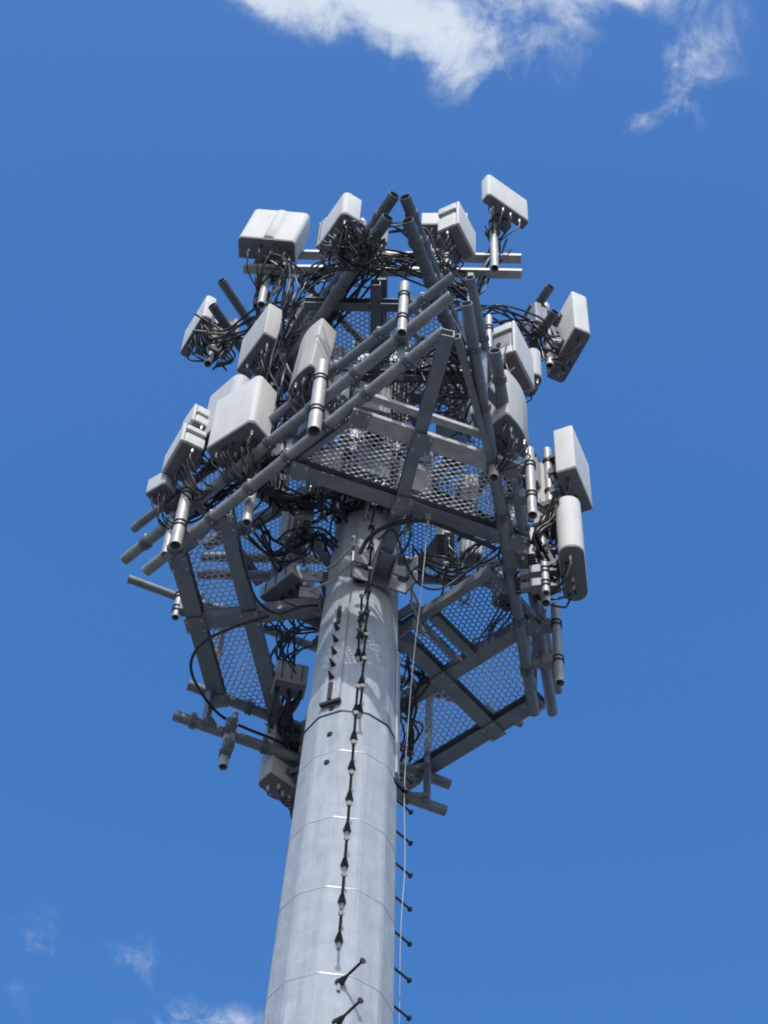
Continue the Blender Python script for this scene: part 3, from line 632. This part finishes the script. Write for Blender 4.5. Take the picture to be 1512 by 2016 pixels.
# cabinets and smaller boxes
def cabinet(label, e0, e1, tp, over, h, d, front, m='light_grey_box', H=None, name='junction_box', cat='junction box', n=4):
    p, xh, y, w, H_ = fit(e0, e1, tp, over, h); H = H or H_; f = pol(front)
    if y.dot(f) < 0: y = -y
    x2 = Vector((y.y, -y.x, 0)); M = Matrix((x2, y, Vector((0, 0, 1)))).transposed(); t = thing(name, label, cat, p, M); rn = random.Random(label)
    body(w, d, H, 'box', 0).build('housing', m, t); MB().box((0, -d / 2, -.004), w * .9, d * .9, .012).build('base_plate', 'dark_cap', t)
    for s in (-.3, 0, .3): MB().box((w * s, .004, H * .5), .012, .012, H * .8).build('latch', 'dull_steel', t)
    for k in range(n):
        x = (k / max(1, n - 1) - .5) * w * .7
        MB().sweep([(x, -d * .5, 0), (x, -d * .5, -.06)], .02, 10).build('gland', 'black_steel', t)
        cable(t, [(x, -d * .5, -.05), (x, -d * .6, -.15), (x * .7 + .05, -d - .1, -.2 - rn.uniform(0, .1)), (x * .4 + rn.uniform(-.1, .1), -d - .35, -.1), (rn.uniform(-.1, .1), -d - .6, .1)], .011, 'lead_cable')
    return t
cabinet('white-sided junction box under the left deck beside the pole collar', (509, 1176), (575, 1124), (574, 1110), 1, 15.2, .30, 227, H=.16)
cabinet('grey radio box low on the left behind the pole shaft', (540, 1335), (605, 1348), (545, 1305), 0, 14.9, .20, 255, n=3, H=.3)
cabinet('grey panel box below the left rails near the large white antenna', (520, 955), (566, 985), (530, 930), 0, 15.9, .16, 240, 'grey_casting', n=3, H=.4)
cabinet('bright round-cornered box seen through the gap right of the pole', (905, 1085), (950, 1088), (906, 1072), 0, 16.6, .16, 280, 'white_radome', n=2, H=.22)
cabinet('small bright box hanging below the far deck right of the pole', (872, 1130), (892, 1132), (873, 1108), 0, 16.2, .14, 280, 'white_radome', n=2, H=.24)
cabinet('grey wall box on the right rails below the centre deck', (985, 1030), (1015, 1030), (985, 990), 0, 15.5, .14, 300, 'grey_casting', n=3, H=.4)
cabinet('dark hanging radio box between the right deck and the right rails', (985, 1165), (1020, 1180), (985, 1110), 0, 15.4, .18, 300, 'grey_casting', n=4, H=.45)
cabinet('small white box on the right rail inside the mesh guard', (926, 812), (946, 810), (926, 796), 0, 16.0, .10, 300, 'white_radome', n=0, H=.14)
cabinet('white box behind the slab antenna left of the crossed pipes', (620, 486), (638, 470), (624, 432), 0, 18.4, .14, 207, 'white_radome', n=2, H=.55)

# radios and filters crowded round the pole between the platforms
SIDE = ['front', 'front right', 'right', 'back', 'back left', 'left', 'front left']
seen = {}
for (az, r, h, w_, hh_) in [(202, .62, 15.70, .34, .55), (232, .72, 15.9, .34, .5), (265, .60, 16.0, .34, .5), (305, .62, 15.9, .34, .5), (345, .66, 15.7, .34, .5), (196, .95, 16.5, .34, .5), (232, .95, 16.55, .34, .5), (265, .9, 16.7, .34, .5), (318, .9, 16.6, .34, .5), (350, .85, 16.4, .34, .5),
                            (200, .65, 17.9, .34, .55), (228, .80, 17.95, .34, .5), (315, .80, 17.95, .34, .5), (350, .8, 18.0, .34, .5), (202, .85, 18.65, .34, .45), (320, .95, 18.7, .34, .45), (350, .85, 18.6, .34, .5), (150, .8, 18.4, .34, .5), (60, .8, 18.4, .34, .5),
                            (100, .7, 14.9, .34, .5), (155, .8, 15.3, .34, .5), (150, .8, 16.4, .34, .5), (228, 1.2, 18.5, .34, .45)]:
    i_ = int(((az - 247) % 360) / 51.43); tier = 'just above the lowest deck' if h < 16.2 else 'under the middle deck' if h < 17.3 else 'just above the middle deck' if h < 18.3 else 'under the uppermost frame'
    lb = 'dark finned radio among cables %s, %s of the pole' % (tier, SIDE[i_])
    while lb in seen: lb = lb.replace('dark finned', 'second dark finned')
    seen[lb] = 1
    p_ = AX + pol(az) * r; rn_ = random.Random(lb); a2 = az + rn_.uniform(-25, 25)
    radio(Vector((p_.x, p_.y, h + EYE)), Matrix((pol(a2 - 90), pol(a2), Vector((0, 0, 1)))).transposed(), lb, rn_, w=w_, d=.18, hh=hh_, m='grey_casting' if len(seen) % 3 else 'dark_casting', n=4)['group'] = 'radio units round the pole head'

# ------------------------------------------------------------------ cable bundles
def bundle(label, pts, n, spread, r=(.008, .013), seed=1, name='cable_bundle', loops=0.0):
    t = thing(name, label, 'cables', pts[0]); rn = random.Random(seed); inv = Matrix.Translation(-Vector(pts[0]))
    n = max(5, int(n * .8)); loops *= .6; r = (r[0] * 1.1, r[1] * 1.15)
    for k in range(n):
        o = Vector((rn.uniform(-1, 1), rn.uniform(-1, 1), rn.uniform(-1, 1))) * spread; q = []
        for i, p in enumerate(pts):
            j = Vector((rn.uniform(-1, 1), rn.uniform(-1, 1), rn.uniform(-1, 1) * .8)) * (spread * .8 + loops * rn.random())
            q.append(Vector(p) + o * (.6 if 0 < i < len(pts) - 1 else 1.0) + j)
        cable(t, q, rn.uniform(*r), 'cable', seg=7, inv=inv)
    return t
A = at
bundle('tangle of thin looping cables under the slab antenna at the top', [A(655, 470, 17.1), A(700, 495, 17.0), A(735, 475, 17.1), A(715, 520, 16.95), A(665, 500, 17.0), A(690, 455, 17.15), A(728, 505, 17.0)], 18, .05, (.006, .010), 11, loops=.16)
bundle('cable loops strung across the gap between the crossed pipes at the top', [A(700, 480, 18.3), A(770, 450, 18.6), A(830, 465, 18.6), A(860, 520, 18.3), A(900, 540, 18.2)], 7, .06, (.007, .011), 12, loops=.15)
bundle('dense black cables along the left rail of the middle platform', [A(740, 500, 17.6), A(690, 570, 17.5), A(640, 640, 17.4), A(600, 700, 17.3), A(560, 760, 17.2)], 18, .10, seed=13, loops=.05)
bundle('black cables hanging behind the creased top left antenna', [A(560, 500, 19.3), A(580, 540, 19.0), A(560, 590, 18.6), A(570, 640, 18.3), A(600, 680, 18.0)], 16, .13, seed=14, loops=.1)
bundle('black cables running from the top right antenna to the pole head', [A(985, 470, 19.9), A(965, 520, 19.5), A(930, 570, 19.0), A(890, 590, 18.7), A(850, 580, 18.5)], 12, .09, seed=15, loops=.1)
bundle('black cables behind the pale grey antennas on the left', [A(600, 640, 17.6), A(560, 720, 17.2), A(580, 780, 16.6), A(540, 830, 16.3), A(520, 900, 15.9)], 18, .12, seed=16, loops=.12)
bundle('thick knot of cables below the left rails beside the pole head', [A(520, 960, 15.9), A(560, 990, 15.8), A(600, 1000, 15.9), A(640, 990, 16.0), A(670, 1010, 16.0)], 16, .12, (.010, .018), 17, loops=.08)
bundle('black cable loops hanging left of the pole under the deck', [A(500, 1040, 15.9), A(540, 1090, 15.7), A(590, 1080, 15.6), A(620, 1050, 15.7), A(650, 1090, 15.6)], 10, .10, (.009, .015), 18, loops=.10)
bundle('black cables bunched along the right rails by the white radio', [A(985, 700, 17.2), A(990, 760, 16.8), A(985, 840, 16.2), A(1005, 900, 15.9), A(1030, 960, 15.7)], 18, .08, seed=19, loops=.08)
bundle('black cables draped behind the far right antenna', [A(1068, 672, 19.2), A(1058, 650, 19.2), A(1030, 640, 19.2), A(980, 610, 19.1), A(930, 620, 18.9)], 12, .09, seed=20, loops=.14)
bundle('black cables and leads behind the right edge antennas', [A(1100, 985, 15.8), A(1085, 1030, 15.6), A(1060, 1060, 15.4), A(1075, 1110, 15.2), A(1095, 1140, 15.0)], 10, .05, seed=21, loops=.06)
bundle('cables looping below the far deck right of the pole', [A(800, 1090, 15.5), A(840, 1110, 15.2), A(890, 1130, 15.3), A(940, 1080, 15.8), A(990, 1060, 15.9)], 8, .07, seed=22, loops=.12)
bundle('cables hanging beside the pole behind the left deck', [A(590, 1230, 15.6), A(560, 1290, 15.3), A(580, 1350, 15.0), A(560, 1420, 14.8), A(590, 1490, 14.5)], 16, .11, seed=23, loops=.12)
bundle('black cables bundled along the back rail low on the left', [A(535, 1440, 14.9), A(560, 1470, 14.7), A(570, 1520, 14.5), A(560, 1560, 14.3), A(580, 1590, 14.2)], 12, .07, seed=24, loops=.08)
bundle('cables trailing from the pole behind the right deck', [A(800, 1300, 15.2), A(815, 1340, 15.0), A(800, 1400, 14.9), A(815, 1450, 14.8), A(800, 1500, 14.6)], 10, .07, seed=25, loops=.1)
bundle('cables running out to the thin far left antenna', [A(400, 660, 19.3), A(440, 660, 19.2), A(480, 640, 19.2), A(530, 620, 19.0), A(580, 600, 18.9)], 10, .09, seed=26, loops=.14)
bundle('dark cable mass around the pole head between middle and top decks', [A(600, 560, 18.7), A(650, 535, 18.9), A(730, 515, 19.0), A(820, 520, 19.0), A(910, 565, 18.8)], 20, .10, seed=27, loops=.08)
bundle('dark cable mass around the pole head behind the centre deck', [A(840, 760, 17.3), A(860, 700, 17.6), A(900, 720, 17.4), A(930, 780, 17.0), A(900, 840, 16.6)], 16, .18, seed=28, loops=.12)
bundle('black cables tied along the lower left rails', [A(560, 900, 15.6), A(500, 930, 15.6), A(440, 970, 15.6), A(390, 1000, 15.6), A(330, 1040, 15.6)], 10, .07, seed=29, loops=.06)
fd = thing('feeder_backdrop', 'added thick black feeder cables, a dark backdrop over the pole above the lowest deck', 'cables', (AX.x, AX.y, 15.3 + EYE)); fi = Matrix.Translation((-AX.x, -AX.y, -15.3 - EYE))  # cables added to cover the bright pole and darken the view through the mesh
for k in range(26):
    az = 205 + 5.2 * k; rr = lambda h, j: P2(az + j, prad(h + EYE) + .05 + .03 * (k % 2), 0, h)
    cable(fd, [rr(16.05, RND.uniform(-3, 3)), rr(16.3, RND.uniform(-3, 3)), rr(16.6, RND.uniform(-3, 3)), rr(17.3, RND.uniform(-3, 3)), rr(18.0, RND.uniform(-3, 3)), rr(18.9, RND.uniform(-3, 3))], RND.choice((.014, .018, .022)), 'feeder', n=8, inv=fi)
for h_ in (16.15, 16.5, 17.2, 18.2): o_ = MB().ring((AX.x, AX.y, h_ + EYE), prad(h_ + EYE) + .085, prad(h_ + EYE) + .105, .03, 28).build('strap', 'dull_steel', fd); o_.matrix_parent_inverse = fi
def one_cable(label, pts, r, m='black_cable', name='cable', cat='cable'):
    t = MB().sweep(spline(pts, 8), r, 8).build(name, m, None, 60); return tag(t, label, cat)
one_cable('long black cable sagging from the left rails past the left deck', [A(455, 960, 15.45), A(462, 1020, 15.15), A(480, 1110, 14.85), A(505, 1180, 14.7), A(545, 1207, 14.75), A(590, 1195, 14.8), A(640, 1190, 14.85)], .014)
one_cable('long black cable wrapped below the left deck down to the back rail', [A(530, 1212, 14.75), A(460, 1235, 14.7), A(400, 1265, 14.7), A(376, 1305, 14.68), A(388, 1350, 14.68), A(430, 1405, 14.68), A(480, 1432, 14.68), A(530, 1452, 14.68), A(590, 1478, 14.65)], .015)
one_cable('thick black cable arching over the collar in front of the pole', [A(708, 1090, 14.75), A(722, 1065, 14.85), A(748, 1042, 14.9), A(790, 1028, 14.88), A(840, 1026, 14.86), A(900, 1048, 14.86), A(975, 1080, 14.86)], .022)
one_cable('thin black cable looping right of the collar', [A(745, 1062, 14.9), A(775, 1045, 14.9), A(800, 1110, 14.75), A(825, 1150, 14.7), A(862, 1160, 14.8), A(900, 1140, 15.0), A(960, 1095, 15.2)], .010)
one_cable('grey cable stub running from the junction box to the pole', [A(570, 1190, 15.05), A(600, 1192, 15.0), A(630, 1194, 15.0), A(655, 1196, 15.0)], .018)
wp = [A(843, 1018, 14.92), A(840, 1055, 14.7), A(828, 1180, 14.05), A(815, 1290, 13.5), A(804, 1420, 12.95), A(796, 1556, 12.35), A(797, 1700, 11.7), A(789, 1830, 11.1), A(786, 2016, 10.35), A(782, 2300, 9.3)]
one_cable('thin white safety rope hanging straight down along the right of the pole', wp, .0045, 'white_rope', 'safety_rope', 'rope')
gb = thing('rope_bracket', 'small bright clip holding the safety rope under the centre deck beam', 'clip', at(843, 1018, 14.92)); MB().box((0, 0, .03), .05, .05, .08).build('clip', 'bright_connector', gb); MB().sweep([(0, 0, -.16), (0, 0, -.01)], .014, 8).build('shackle', 'galvanised_pipe', gb)
rg = at(797, 1556, 12.35); hb_ = thing('rope_guide', 'dark arm guiding the safety rope on the right of the pole', 'bracket', rg)
q = face_pt(340, rg.z, -.01) - rg
MB().beam(q, (0, 0, 0), .035, .04).build('guide_arm', 'black_steel', hb_); MB().ring((0, 0, -.02), .012, .026, .04, 12).build('guide_ring', 'black_steel', hb_)
